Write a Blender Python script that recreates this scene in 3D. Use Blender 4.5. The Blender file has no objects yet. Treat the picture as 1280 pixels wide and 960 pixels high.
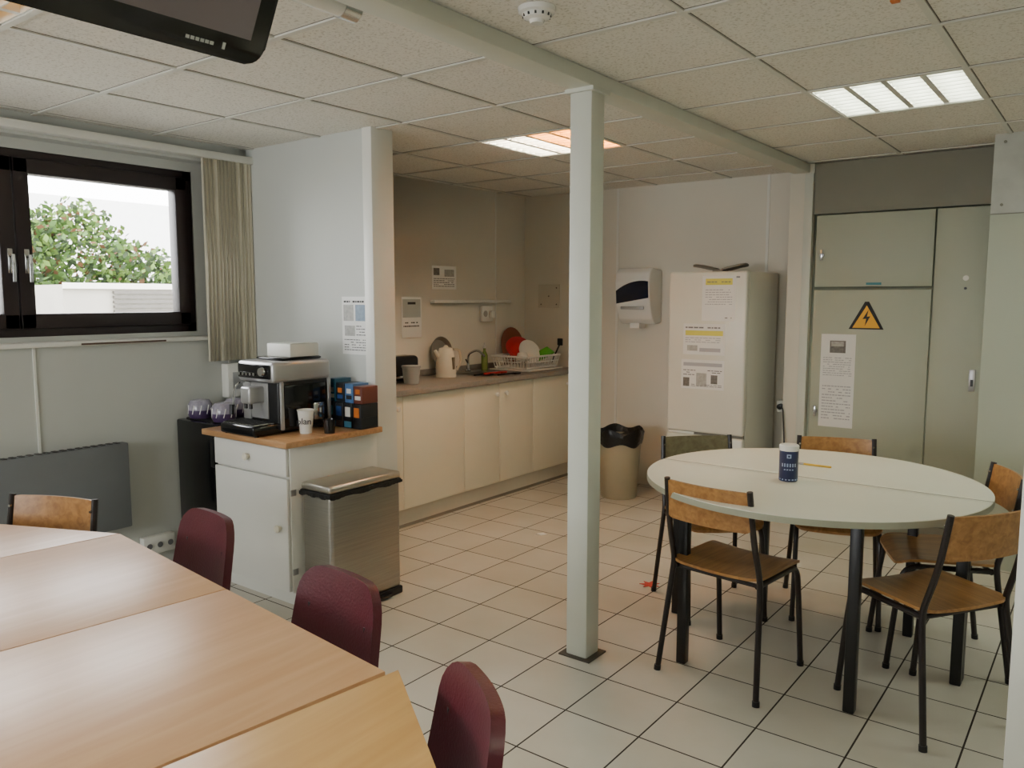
import bpy, bmesh, math, random
from mathutils import Vector, Matrix
random.seed(7)
D=bpy.data; C=bpy.context
# ------------------------------------------------------------ materials
def lin(c):
    r=[]
    for v in c[:3]:
        v=v/255.0
        r.append(v/12.92 if v<=0.04045 else ((v+0.055)/1.055)**2.4)
    return (r[0],r[1],r[2],1)
def sc(c,k): return tuple(max(0,min(255,v*k)) for v in c)
_m={}
def M(name,rgb,rough=0.5,metal=0.0,var=0.04,scale=6.0,stretch=(1,1,1),bump=0.0,bscale=None,spec=None,detail=4,coat=0):
    if name in _m: return _m[name]
    m=D.materials.new(name); m.use_nodes=True; nt=m.node_tree; N=nt.nodes; L=nt.links
    b=N['Principled BSDF']; b.inputs['Roughness'].default_value=rough; b.inputs['Metallic'].default_value=metal
    if coat: b.inputs['Coat Weight'].default_value=coat; b.inputs['Coat Roughness'].default_value=0.1
    if spec is not None: b.inputs['Specular IOR Level'].default_value=spec
    tc=N.new('ShaderNodeTexCoord'); mp=N.new('ShaderNodeMapping'); mp.inputs['Scale'].default_value=stretch
    nz=N.new('ShaderNodeTexNoise'); nz.inputs['Scale'].default_value=scale; nz.inputs['Detail'].default_value=detail
    L.new(tc.outputs['Object'],mp.inputs[0]); L.new(mp.outputs[0],nz.inputs['Vector'])
    mx=N.new('ShaderNodeMix'); mx.data_type='RGBA'
    mx.inputs[6].default_value=lin(sc(rgb,1-var)); mx.inputs[7].default_value=lin(sc(rgb,1+var))
    L.new(nz.outputs['Fac'],mx.inputs[0]); L.new(mx.outputs[2],b.inputs['Base Color'])
    if bump:
        n2=N.new('ShaderNodeTexNoise'); n2.inputs['Scale'].default_value=bscale or scale*4; n2.inputs['Detail'].default_value=3
        L.new(mp.outputs[0],n2.inputs['Vector'])
        bp=N.new('ShaderNodeBump'); bp.inputs['Strength'].default_value=bump; bp.inputs['Distance'].default_value=0.01
        L.new(n2.outputs['Fac'],bp.inputs['Height']); L.new(bp.outputs[0],b.inputs['Normal'])
    _m[name]=m; return m
def WOOD(name,rgb,dark,rough=0.35,stretch=(1.5,22,22),scale=2.5,coat=0.0):
    m=D.materials.new(name); m.use_nodes=True; nt=m.node_tree; N=nt.nodes; L=nt.links
    b=N['Principled BSDF']; b.inputs['Roughness'].default_value=rough
    b.inputs['Coat Weight'].default_value=coat; b.inputs['Coat Roughness'].default_value=0.15
    tc=N.new('ShaderNodeTexCoord'); mp=N.new('ShaderNodeMapping'); mp.inputs['Scale'].default_value=stretch
    nz=N.new('ShaderNodeTexNoise'); nz.inputs['Scale'].default_value=scale; nz.inputs['Detail'].default_value=8; nz.inputs['Distortion'].default_value=0.6
    L.new(tc.outputs['Object'],mp.inputs[0]); L.new(mp.outputs[0],nz.inputs['Vector'])
    cr=N.new('ShaderNodeValToRGB'); cr.color_ramp.elements[0].position=0.3; cr.color_ramp.elements[1].position=0.7
    cr.color_ramp.elements[0].color=lin(dark); cr.color_ramp.elements[1].color=lin(rgb)
    L.new(nz.outputs['Fac'],cr.inputs[0]); L.new(cr.outputs[0],b.inputs['Base Color'])
    return m
def EMIT(name,rgb,s):
    m=D.materials.new(name); m.use_nodes=True; nt=m.node_tree; b=nt.nodes['Principled BSDF']
    b.inputs['Base Color'].default_value=lin(rgb); b.inputs['Emission Color'].default_value=lin(rgb); b.inputs['Emission Strength'].default_value=s
    return m

def floor_mat():
    m=D.materials.new('floor_tiles'); m.use_nodes=True; nt=m.node_tree; N=nt.nodes; L=nt.links
    b=N['Principled BSDF']
    tc=N.new('ShaderNodeTexCoord'); mp=N.new('ShaderNodeMapping'); mp.inputs['Location'].default_value=(0.03,0.06,0)
    br=N.new('ShaderNodeTexBrick'); br.offset=0; br.squash=1; br.inputs['Scale'].default_value=1
    br.inputs['Brick Width'].default_value=0.3; br.inputs['Row Height'].default_value=0.3
    br.inputs['Mortar Size'].default_value=0.0033; br.inputs['Mortar Smooth'].default_value=0.1; br.inputs['Bias'].default_value=0
    br.inputs['Color1'].default_value=lin((220,216,205)); br.inputs['Color2'].default_value=lin((210,206,193)); br.inputs['Mortar'].default_value=lin((50,42,36))
    L.new(tc.outputs['Object'],mp.inputs[0]); L.new(mp.outputs[0],br.inputs['Vector'])
    nz=N.new('ShaderNodeTexNoise'); nz.inputs['Scale'].default_value=1.7; nz.inputs['Detail'].default_value=8
    L.new(tc.outputs['Object'],nz.inputs['Vector'])
    cr=N.new('ShaderNodeValToRGB'); cr.color_ramp.elements[0].position=.3; cr.color_ramp.elements[1].position=.65
    cr.color_ramp.elements[0].color=(.86,.84,.8,1); cr.color_ramp.elements[1].color=(1,1,1,1)
    L.new(nz.outputs['Fac'],cr.inputs[0])
    mx=N.new('ShaderNodeMix'); mx.data_type='RGBA'; mx.blend_type='MULTIPLY'; mx.inputs[0].default_value=1
    L.new(br.outputs['Color'],mx.inputs[6]); L.new(cr.outputs[0],mx.inputs[7]); L.new(mx.outputs[2],b.inputs['Base Color'])
    rr=N.new('ShaderNodeMapRange'); rr.inputs['To Min'].default_value=.25; rr.inputs['To Max'].default_value=.9
    L.new(br.outputs['Fac'],rr.inputs[0]); L.new(rr.outputs[0],b.inputs['Roughness'])
    bp=N.new('ShaderNodeBump'); bp.inputs['Strength'].default_value=.4; bp.inputs['Distance'].default_value=.003; bp.invert=True
    L.new(br.outputs['Fac'],bp.inputs['Height']); L.new(bp.outputs[0],b.inputs['Normal'])
    return m
def ceil_mat():
    m=D.materials.new('ceiling_fissured'); m.use_nodes=True; nt=m.node_tree; N=nt.nodes; L=nt.links
    b=N['Principled BSDF']; b.inputs['Roughness'].default_value=.95
    tc=N.new('ShaderNodeTexCoord')
    nz=N.new('ShaderNodeTexNoise'); nz.inputs['Scale'].default_value=90; nz.inputs['Detail'].default_value=4; nz.inputs['Roughness'].default_value=.7
    L.new(tc.outputs['Object'],nz.inputs['Vector'])
    cr=N.new('ShaderNodeValToRGB'); cr.color_ramp.elements[0].position=.36; cr.color_ramp.elements[1].position=.48
    cr.color_ramp.elements[0].color=lin((194,190,178)); cr.color_ramp.elements[1].color=lin((229,226,217))
    L.new(nz.outputs['Fac'],cr.inputs[0]); L.new(cr.outputs[0],b.inputs['Base Color'])
    bp=N.new('ShaderNodeBump'); bp.inputs['Strength'].default_value=.3; bp.inputs['Distance'].default_value=.003
    L.new(nz.outputs['Fac'],bp.inputs['Height']); L.new(bp.outputs[0],b.inputs['Normal'])
    return m
def glass_mat():
    m=D.materials.new('window_glass'); m.use_nodes=True; nt=m.node_tree; N=nt.nodes; L=nt.links
    for n in list(N):
        if n.type!='OUTPUT_MATERIAL': N.remove(n)
    out=[n for n in N if n.type=='OUTPUT_MATERIAL'][0]
    t=N.new('ShaderNodeBsdfTransparent'); g=N.new('ShaderNodeBsdfGlossy'); g.inputs['Roughness'].default_value=0.02
    f=N.new('ShaderNodeFresnel'); f.inputs['IOR'].default_value=1.4; mx=N.new('ShaderNodeMixShader')
    L.new(f.outputs[0],mx.inputs[0]); L.new(t.outputs[0],mx.inputs[1]); L.new(g.outputs[0],mx.inputs[2]); L.new(mx.outputs[0],out.inputs[0])
    return m

# ------------------------------------------------------------ geometry helper
class O:
    def __init__(s,name): s.name=name; s.bm=bmesh.new(); s.mats=[]; s.M=Matrix()
    def mi(s,m):
        if m not in s.mats: s.mats.append(m)
        return s.mats.index(m)
    def raw(s,vs,fs,mat):
        i=s.mi(mat); V=[s.bm.verts.new(s.M@Vector(v)) for v in vs]
        for f in fs:
            try:
                F=s.bm.faces.new([V[k] for k in f]); F.material_index=i
            except ValueError: pass
    def frombm(s,b,mat):
        b.verts.ensure_lookup_table()
        for i,v in enumerate(b.verts): v.index=i
        s.raw([v.co.copy() for v in b.verts],[[v.index for v in f.verts] for f in b.faces],mat); b.free()
    def box(s,x0,x1,y0,y1,z0,z1,mat,bev=0,seg=2,T=None):
        b=bmesh.new(); bmesh.ops.create_cube(b,size=1)
        for v in b.verts:
            v.co=Vector(((x0+x1)/2+v.co.x*(x1-x0),(y0+y1)/2+v.co.y*(y1-y0),(z0+z1)/2+v.co.z*(z1-z0)))
        if bev: bmesh.ops.bevel(b,geom=b.edges[:],offset=bev,segments=seg,profile=.5,affect='EDGES')
        if T is not None: b.transform(T)
        s.frombm(b,mat)
    def quad(s,pts,mat): s.raw(pts,[list(range(len(pts)))],mat)
    def prism(s,poly,z0,z1,mat,bev=0):
        b=bmesh.new(); n=len(poly)
        V=[b.verts.new((p[0],p[1],z0)) for p in poly]; W=[b.verts.new((p[0],p[1],z1)) for p in poly]
        b.faces.new(V[::-1]); b.faces.new(W)
        for i in range(n): b.faces.new((V[i],V[(i+1)%n],W[(i+1)%n],W[i]))
        if bev:
            es=[e for e in b.edges if abs(e.verts[0].co.z-e.verts[1].co.z)<1e-6]
            bmesh.ops.bevel(b,geom=es,offset=bev,segments=2,profile=.5,affect='EDGES')
        s.frombm(b,mat)
    def tube(s,pts,r,mat,n=10,cap=True):
        pts=[Vector(p) for p in pts]; R=r if isinstance(r,(list,tuple)) else [r]*len(pts)
        vs=[];fs=[]; up=None; m=len(pts)
        for i,p in enumerate(pts):
            if i==0:t=pts[1]-p
            elif i==m-1:t=p-pts[i-1]
            else:t=(pts[i+1]-p).normalized()+(p-pts[i-1]).normalized()
            t.normalize()
            if up is None:
                up=Vector((0,0,1)) if abs(t.z)<.9 else Vector((1,0,0))
            up=(up-t*up.dot(t)).normalized(); sd=t.cross(up)
            for k in range(n):
                a=2*math.pi*k/n; vs.append(p+(up*math.cos(a)+sd*math.sin(a))*R[i])
        for i in range(m-1):
            for k in range(n):
                fs.append([i*n+k,i*n+(k+1)%n,(i+1)*n+(k+1)%n,(i+1)*n+k])
        if cap: fs.append(list(range(n))[::-1]); fs.append([(m-1)*n+k for k in range(n)])
        s.raw(vs,fs,mat)
    def cyl(s,p0,p1,r,mat,n=20,r1=None): s.tube([p0,p1],[r,r if r1 is None else r1],mat,n)
    def lathe(s,prof,c,mat,n=32,sx=1,sy=1,T=None):
        vs=[];fs=[]; m=len(prof)
        for (r,z) in prof:
            for k in range(n):
                a=2*math.pi*k/n; p=Vector((r*math.cos(a)*sx,r*math.sin(a)*sy,z))
                if T is not None: p=T@p
                vs.append(p+Vector(c))
        for i in range(m-1):
            for k in range(n): fs.append([i*n+k,i*n+(k+1)%n,(i+1)*n+(k+1)%n,(i+1)*n+k])
        if prof[0][0]>1e-4: fs.append(list(range(n))[::-1])
        if prof[-1][0]>1e-4: fs.append([(m-1)*n+k for k in range(n)])
        s.raw(vs,fs,mat)
    def sheet(s,fn,W,H,rad,th,mat,nu=14,nv=16):
        vsA=[];vsB=[]
        vv=[]
        k=5
        for i in range(k+1): vv.append(rad*(1-math.cos(math.pi/2*i/k)))
        mid=max(2,nv-2*k)
        for i in range(1,mid): vv.append(rad+(H-2*rad)*i/mid)
        for i in range(k+1): vv.append(H-rad*(1-math.cos(math.pi/2*(k-i)/k)))
        for y in vv:
            d=min(y,H-y); ins=0
            if d<rad: ins=rad-math.sqrt(max(0,rad*rad-(rad-d)**2))
            w=W/2-ins
            for j in range(nu+1):
                x=-w+2*w*j/nu; p,n=fn(x,y); p=Vector(p); n=Vector(n).normalized()
                vsA.append(p+n*th/2); vsB.append(p-n*th/2)
        nr=len(vv); c=nu+1; fs=[]; o=nr*c
        for i in range(nr-1):
            for j in range(nu):
                fs.append([i*c+j,i*c+j+1,(i+1)*c+j+1,(i+1)*c+j]); fs.append([o+i*c+j,o+(i+1)*c+j,o+(i+1)*c+j+1,o+i*c+j+1])
        for i in range(nr-1):
            fs.append([i*c,(i+1)*c,o+(i+1)*c,o+i*c]); fs.append([i*c+nu,o+i*c+nu,o+(i+1)*c+nu,(i+1)*c+nu])
        for j in range(nu):
            fs.append([j,o+j,o+j+1,j+1]); q=(nr-1)*c; fs.append([q+j,q+j+1,o+q+j+1,o+q+j])
        s.raw(vsA+vsB,fs,mat)
    def mesh(s):
        bm=s.bm; bmesh.ops.remove_doubles(bm,verts=bm.verts,dist=1e-5)
        bmesh.ops.recalc_face_normals(bm,faces=bm.faces)
        for f in bm.faces: f.smooth=True
        for e in bm.edges:
            if len(e.link_faces)==2 and e.calc_face_angle(0)>math.radians(32): e.smooth=False
        me=D.meshes.new(s.name); bm.to_mesh(me); bm.free()
        for m in s.mats: me.materials.append(m)
        return me
    def done(s,world=True,loc=None,rz=0):
        if world:
            xs=[v.co for v in s.bm.verts]
            c=Vector(((min(v.x for v in xs)+max(v.x for v in xs))/2,(min(v.y for v in xs)+max(v.y for v in xs))/2,min(v.z for v in xs)))
            if loc is not None: c=Vector(loc)
            for v in s.bm.verts: v.co-=c
            me=s.mesh(); ob=D.objects.new(s.name,me); ob.location=c
        else:
            me=s.mesh(); ob=D.objects.new(s.name,me); ob.location=loc or (0,0,0); ob.rotation_euler=(0,0,rz)
        C.scene.collection.objects.link(ob); return ob
def fillet(pts,rad,seg=5):
    P=[Vector(p) for p in pts]; out=[P[0]]
    for i in range(1,len(P)-1):
        a=P[i-1]-P[i]; b=P[i+1]-P[i]; r=min(rad,a.length*.45,b.length*.45)
        p0=P[i]+a.normalized()*r; p2=P[i]+b.normalized()*r
        for k in range(seg+1):
            t=k/seg; out.append(p0*(1-t)**2+P[i]*2*t*(1-t)+p2*t*t)
    out.append(P[-1]); return out

# ------------------------------------------------------------ palette
wall_grey=M('wall_paint_grey',(198,201,195),.7,var=.02,scale=2)
wall_beige=M('wall_paint_beige',(224,220,207),.6,var=.025,scale=2)
white=M('white_paint',(230,230,222),.45,var=.02)
white_gl=M('white_gloss',(232,232,226),.25,var=.01)
cream=M('cream_laminate',(236,231,212),.4,var=.02,scale=3)
beamm=M('beam_paint',(210,213,202),.5,var=.03,scale=4)
greencab=M('grey_green_panel',(172,177,160),.5,var=.03,scale=2)
darkhdr=M('grey_header_panel',(130,128,114),.6,var=.05,scale=3)
steelp=M('galvanised_plate',(184,186,178),.5,var=.1,scale=9)
black=M('black_plastic',(12,12,14),.4,var=.1)
blackg=M('black_gloss',(8,8,10),.12,var=.05)
bag=M('black_bag',(14,14,16),.3,var=.2,scale=12,bump=.8,bscale=30)
brownf=M('window_brown_frame',(38,27,28),.4,var=.1)
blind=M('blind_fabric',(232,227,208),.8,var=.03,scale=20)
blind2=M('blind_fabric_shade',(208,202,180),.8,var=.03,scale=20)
radm=M('radiator_grey',(116,120,124),.5,var=.04)
tubem=M('chair_tube_brown',(30,22,20),.35,var=.1)
steel=M('brushed_steel',(170,166,158),.36,1.0,var=.12,scale=4,stretch=(1,1,60))
steelh=M('steel_lid',(190,186,176),.34,1.0,var=.06,scale=4,stretch=(40,1,1))
chrome=M('chrome',(200,200,200),.15,1.0,var=.02)
silver=M('silver_plastic',(178,178,178),.35,.6,var=.03)
ply=WOOD('chair_plywood',(174,126,70),(134,90,44),.35,(22,1.5,22),2.0,.2)
ply_olive=WOOD('chair_back_olive',(120,112,84),(96,88,62),.5,(22,1.5,22),2.0,.0)
ttop_p=WOOD('table_beech_pink',(204,162,124),(192,147,107),.36,(14,1.2,14),2.0,.0)
ttop_y=WOOD('table_beech_yellow',(202,160,102),(188,143,84),.36,(14,1.2,14),2.0,.0)
wtop=WOOD('worktop_beech',(196,154,110),(168,124,80),.35,(1.5,22,22),2.5,.1)
ctop=M('counter_grey_laminate',(140,134,126),.35,var=.1,scale=40)
burg=M('burgundy_vinyl',(76,13,27),.4,var=.08,scale=15,bump=.12,bscale=150)
rtop=M('round_table_laminate',(230,230,214),.3,var=.015,scale=5)
rtedge=M('table_edge_grey',(150,150,130),.45)
fridgem=M('fridge_enamel',(222,221,208),.32,var=.015)
tan=M('tan_bin_plastic',(170,160,134),.5,var=.05)
paper=M('paper',(234,234,230),.7,var=.01)
ink=M('ink_grey',(110,110,112),.7); inkd=M('ink_dark',(40,40,44),.7)
yel=M('yellow_print',(222,214,90),.6); yels=M('sign_yellow',(232,168,10),.5)
red=M('red_plastic',(180,26,34),.35); green=M('green_plastic',(70,160,40),.4)
bluep=M('blue_label',(34,70,130),.4); teal=M('teal_label',(60,130,140),.5); orangep=M('orange_label',(200,110,40),.5)
navy=M('navy_label',(22,34,74),.35); purple=M('purple_pack',(72,54,92),.3)
grating=M('dark_grille',(60,60,62),.6); seamd=M('seam_dark',(70,62,50),.8)
glass=glass_mat()

# ------------------------------------------------------------ room shell
HC=2.375; XL=-4.2; YB=5.72; YC=5.42; XR=2.4; YN=-3.0
o=O('floor'); o.box(XL-.2,XR+.2,YN-.2,YB+.2,-.08,0,floor_mat()); fl=o.done(loc=(0,0,0))
o=O('wall_left')
wins=[(.65,2.69),(-2.4,-.1)]
def wall_layer(x0,x1,ws,z0,z1):
    segs=[];y=YN-.2
    for a,b in sorted(ws):
        segs.append((y,a,0,HC+.2)); segs.append((a,b,0,z0)); segs.append((a,b,z1,HC+.2)); y=b
    segs.append((y,2.97,0,HC+.2)); 
    for a,b,c,d in segs: o.box(x0,x1,a,b,c,d,wall_grey)
    o.box(x0,x1,2.97,YB+.2,0,HC+.2,wall_beige)
wall_layer(-4.3,-4.2,wins,1.28,2.27)
wall_layer(-4.4,-4.3,[(.73,2.62),(-2.32,-.18)],1.31,2.22)
for y in (-.05,.35,1.68,2.75): o.box(-4.2,-4.194,y,y+.012,0,1.27,white)
for y in (4.1,5.3): o.box(-4.2,-4.196,y,y+.012,.96,HC,white)
o.done(loc=(0,0,0))
o=O('wall_back'); o.box(XL,-1.64,YB,YB+.2,0,HC+.2,wall_beige)
for x in (-3.28,-2.06): o.box(x,x+.02,YB-.006,YB,0,HC,white)
o.done(loc=(0,0,0))
o=O('wall_back_right'); o.box(-.60,XR,5.07,5.9,0,1.95,greencab); o.box(-.60,XR,5.07,5.9,1.955,HC+.2,steelp)
o.box(-.60,XR,5.075,5.9,1.94,1.96,darkhdr); 
for z in (2.0,2.33):
    for x in (-.55,-.2): o.cyl((x,5.07,z),(x,5.064,z),.008,darkhdr,8)
o.done(loc=(0,0,0))
o=O('wall_right'); o.box(XR,XR+.2,YN-.2,5.9,0,HC+.2,wall_grey); o.done(loc=(0,0,0))
NW_FILL=[(-3.7,-1.3)]  # opening behind the camera, added to let in frontal fill
o=O('wall_near'); x=XL-.2
for a,b in NW_FILL:
    o.box(x,a,YN-.2,YN,0,HC+.2,wall_grey); o.box(a,b,YN-.2,YN,0,.95,wall_grey); o.box(a,b,YN-.2,YN,2.22,HC+.2,wall_grey); x=b
o.box(x,XR+.2,YN-.2,YN,0,HC+.2,wall_grey); o.done(loc=(0,0,0))
o=O('wall_partition'); o.box(XL,-3.17,2.92,3.02,0,HC,wall_grey); o.box(-3.18,-3.11,2.905,3.06,0,HC,white,.004); o.done(loc=(0,0,0))
# ceiling cells
gx=[-4.4,-4.13,-3.53,-2.93,-2.33,-1.73,-1.13,-.53,.07,.67,1.27,1.87,2.47]
gy=[-3.2,-3.05,-2.45,-1.85,-1.25,-.65,-.05,.55,1.15,1.75,2.35,2.95,3.55,4.15,4.75,5.35,5.92]
lights={(3,7):'dim',(6,12):'cool',(3,12):'warm',(6,7):'cool',(9,12):'cool',(6,3):'cool',(3,3):'cool',(9,7):'cool'}  # cool panels out of view are added to brighten the room
cm=ceil_mat(); o=O('ceiling'); o.box(XL-.2,XR+.2,YN-.2,YB+.2,HC+.12,HC+.2,cm)
for i in range(len(gx)-1):
    for j in range(len(gy)-1):
        if (i,j) in lights: continue
        o.box(gx[i],gx[i+1],gy[j],gy[j+1],HC,HC+.02,cm)
o.done(loc=(0,0,0))
tb=M('tbar_white',(212,211,202),.5,var=.03); tbd=M('tbar_shadow_gap',(96,92,82),.8)
o=O('trim_ceiling_grid')
for x in gx[1:-1]: o.box(x-.011,x+.011,YN,5.7,HC-.006,HC,tb); o.box(x-.014,x+.014,YN,5.7,HC-.001,HC,tbd)
for y in gy[1:-1]: o.box(XL,XR,y-.011,y+.011,HC-.007,HC,tb); o.box(XL,XR,y-.014,y+.014,HC-.001,HC,tbd)
o.done()
em_cool=EMIT('tube_cool',(240,246,232),44); em_warm=EMIT('tube_warm',(255,150,34),78); em_wc=EMIT('tube_kitchen_white',(255,244,222),105)
em_dim=EMIT('tube_dim',(255,190,110),2.5)
louv=M('louvre_white',(225,225,215),.3)
for (i,j),kind in lights.items():
    x0,x1,y0,y1=gx[i]+.011,gx[i+1]-.011,gy[j]+.011,gy[j+1]-.011
    o=O('ceiling_light_panel'); z0=HC-.002; z1=HC+.075
    o.box(x0,x0+.006,y0,y1,z0,z1,louv); o.box(x1-.006,x1,y0,y1,z0,z1,louv); o.box(x0,x1,y0,y0+.006,z0,z1,louv); o.box(x0,x1,y1-.006,y1,z0,z1,louv)
    o.box(x0,x1,y0,y1,z1,z1+.01,louv)
    for k in range(4):
        xx=x0+(x1-x0)*(k+.5)/4
        mm={'cool':em_cool,'dim':em_dim,'warm':em_warm if k>=2 else em_wc}[kind]
        o.cyl((xx,y0+.02,z1-.03),(xx,y1-.02,z1-.03),.013,mm,10)
    for k in range(1,4):
        xx=x0+(x1-x0)*k/4; o.box(xx-.012,xx+.012,y0,y1,z0+.002,z0+.028,louv)
    for k in range(1,9):
        yy=y0+(y1-y0)*k/9; o.box(x0,x1,yy-.003,yy+.003,z0+.002,z0+.028,louv)
    o.done()
# beam, posts
o=O('trim_beam'); o.box(-1.785,-1.675,YN,5.66,2.315,HC-.004,beamm,.006); o.done()
o=O('support_post'); o.box(-1.785,-1.685,2.73,2.83,0.004,2.313,beamm,.006)
o.box(-1.81,-1.66,2.71,2.85,0,.006,M('dirty_steel',(84,78,68),.6,.3))
o.box(-1.80,-1.67,2.715,2.845,2.30,2.316,beamm); o.done()
o=O('support_post'); o.box(-.176,-.06,2.42,2.54,0,HC-.004,white,.006); o.done()
o=O('trim_pilaster'); o.box(-1.80,-1.645,5.42,5.715,0,HC-.004,wall_beige,.004); o.box(-1.70,-1.645,5.40,5.42,0,2.31,beamm,.003); o.done()

# ------------------------------------------------------------ utility cabinets on the right
o=O('utility_cabinet')
o.box(-1.64,-.61,YC+.02,5.9,0,HC-.006,greencab)
o.box(-1.64,-.61,YC,YC+.02,2.045,HC-.006,darkhdr)
o.box(-1.62,-.925,YC,YC+.02,1.575,2.035,greencab,.003); o.box(-1.62,-.925,YC,YC+.02,.10,1.555,greencab,.003)
o.box(-.915,-.62,YC,YC+.02,.10,2.035,greencab,.003); o.box(-1.63,-.61,YC+.005,YC+.02,0,.09,darkhdr)
for x,z in ((-1.575,1.78),(-1.58,.76)):
    o.cyl((x,YC,z),(x,YC-.018,z),.014,chrome); o.box(x-.008,x+.008,YC-.03,YC-.015,z-.035,z+.035,chrome,.003)
o.box(-.70,-.665,YC-.008,YC,.95,1.08,silver,.003); o.box(-.69,-.675,YC-.012,YC-.007,.98,1.02,black)
o.cyl((-.745,YC,1.62),(-.745,YC-.006,1.62),.016,white,12); o.cyl((-.745,YC,1.56),(-.745,YC-.004,1.56),.008,black,10)
o.done()
o=O('high_voltage_warning_sign')
def tri(cx,cz,w,yy,m,oo):
    h=w*.866; oo.quad([(cx-w/2,yy,cz-h/3),(cx+w/2,yy,cz-h/3),(cx,yy,cz+2*h/3)],m)
o.prism([(-.105,-.06),(.105,-.06),(.012,.115),(-.012,.115)],0,.002,inkd)
o.bm.transform(Matrix.Translation((-1.288,YC-.001,1.365))@Matrix.Rotation(math.pi/2,4,'X'))
tri(-1.288,1.361,.165,YC-.0045,yels,o)
b=[(.012,.06),(-.022,.0),(.0,.002),(-.008,-.045),(.024,.018),(.003,.015)]
o.quad([(-1.288+p[0],YC-.0055,1.37+p[1]) for p in b],inkd); o.done()
o=O('small_label'); o.box(-1.30,-1.21,YC-.002,YC-.0005,1.585,1.60,teal); o.done()

# ------------------------------------------------------------ posters
def poster(name,org,u,v,w,h,els,text=(),n=None):
    org=Vector(org);u=Vector(u);v=Vector(v);n=Vector(n); o=O(name)
    def rect(a,b,c,d,off,m,thick=False):
        P=[org+u*w*a+v*h*b+n*off,org+u*w*c+v*h*b+n*off,org+u*w*c+v*h*d+n*off,org+u*w*a+v*h*d+n*off]
        o.quad(P,m)
    P=[org+n*.0005,org+u*w+n*.0005,org+u*w+v*h+n*.0005,org+v*h+n*.0005]
    Q=[p+n*.001 for p in P]
    o.raw(P+Q,[[0,1,2,3],[4,5,6,7],[0,1,5,4],[1,2,6,5],[2,3,7,6],[3,0,4,7]],paper)
    for k,(a,b,c,d,m) in enumerate(els): rect(a,b,c,d,.0022+k*.0001,m)
    for (a,b,c,d,rows,m) in text:
        for r in range(rows):
            yy=b+(d-b)*(r+.25)/rows; x=a
            while x<c-.03:
                L=random.uniform(.04,.12); e=min(c,x+L)
                if random.random()<.85: rect(x,yy,e,yy+(d-b)/rows*.35,.0029,m)
                x=e+.018
    return o.done()
X=(1,0,0);Z=(0,0,1);Yv=(0,1,0)
inkl=M('ink_light',(176,176,180),.7); photo=M('photo_print',(90,88,84),.6,var=.6,scale=60)
photol=M('photo_print_light',(165,165,160),.6,var=.25,scale=50)
poster('notice_paper',(-1.56,YC,.66),X,Z,.215,.61,[(.26,.80,.72,.93,photo),(.3,.87,.66,.92,photol)],[(.08,.55,.92,.76,9,inkl),(.08,.08,.92,.46,12,inkl)],n=(0,-1,0))
poster('fridge_notice',(-2.26,5.1,1.35),X,Z,.235,.30,[(.1,.80,.9,.94,yel)],[(.15,.84,.85,.90,1,ink),(.1,.35,.9,.72,7,inkl),(.7,.05,.9,.1,1,inkd)],n=(0,-1,0))
poster('fridge_notice',(-2.39,5.1,1.12),X,Z,.30,.21,[(.05,.62,.95,.78,yel),(.1,.12,.35,.3,photol),(.4,.1,.9,.22,inkl)],[(.05,.82,.9,.95,1,ink),(.05,.38,.9,.58,3,inkl)],n=(0,-1,0))
poster('fridge_notice',(-2.40,5.1,.885),X,Z,.31,.20,[(.05,.78,.95,.9,inkl),(.05,.08,.2,.38,photo),(.36,.1,.6,.55,photol),(.7,.2,.85,.5,photo)],[(.05,.45,.34,.68,3,ink),(.62,.55,.95,.68,2,inkd),(.24,.08,.95,.18,2,ink)],n=(0,-1,0))
poster('partition_notice',(-3.375,2.92,1.20),X,Z,.205,.31,[(.06,.58,.45,.86,photol),(.52,.58,.94,.86,M('blue_print',(130,148,165),.6,var=.2,scale=50)),(.1,.32,.5,.5,photol)],[(.08,.88,.9,.96,1,inkd),(.08,.06,.92,.28,5,ink),(.55,.32,.9,.52,4,ink)],n=(0,-1,0))
poster('kitchen_notice',(XL+.004,4.52,1.57),Yv,Z,.28,.18,[(.06,.6,.3,.9,photo),(.5,.55,.9,.85,photol)],[(.06,.1,.92,.5,5,ink)],n=(1,0,0))
poster('kitchen_notice',(XL+.004,4.19,1.21),Yv,Z,.21,.30,[(.05,.5,.95,.95,M('photo_grey',(170,176,172),.6)),(.3,.82,.7,.88,inkd)],[(.08,.25,.9,.42,2,inkd)],n=(1,0,0))

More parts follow.
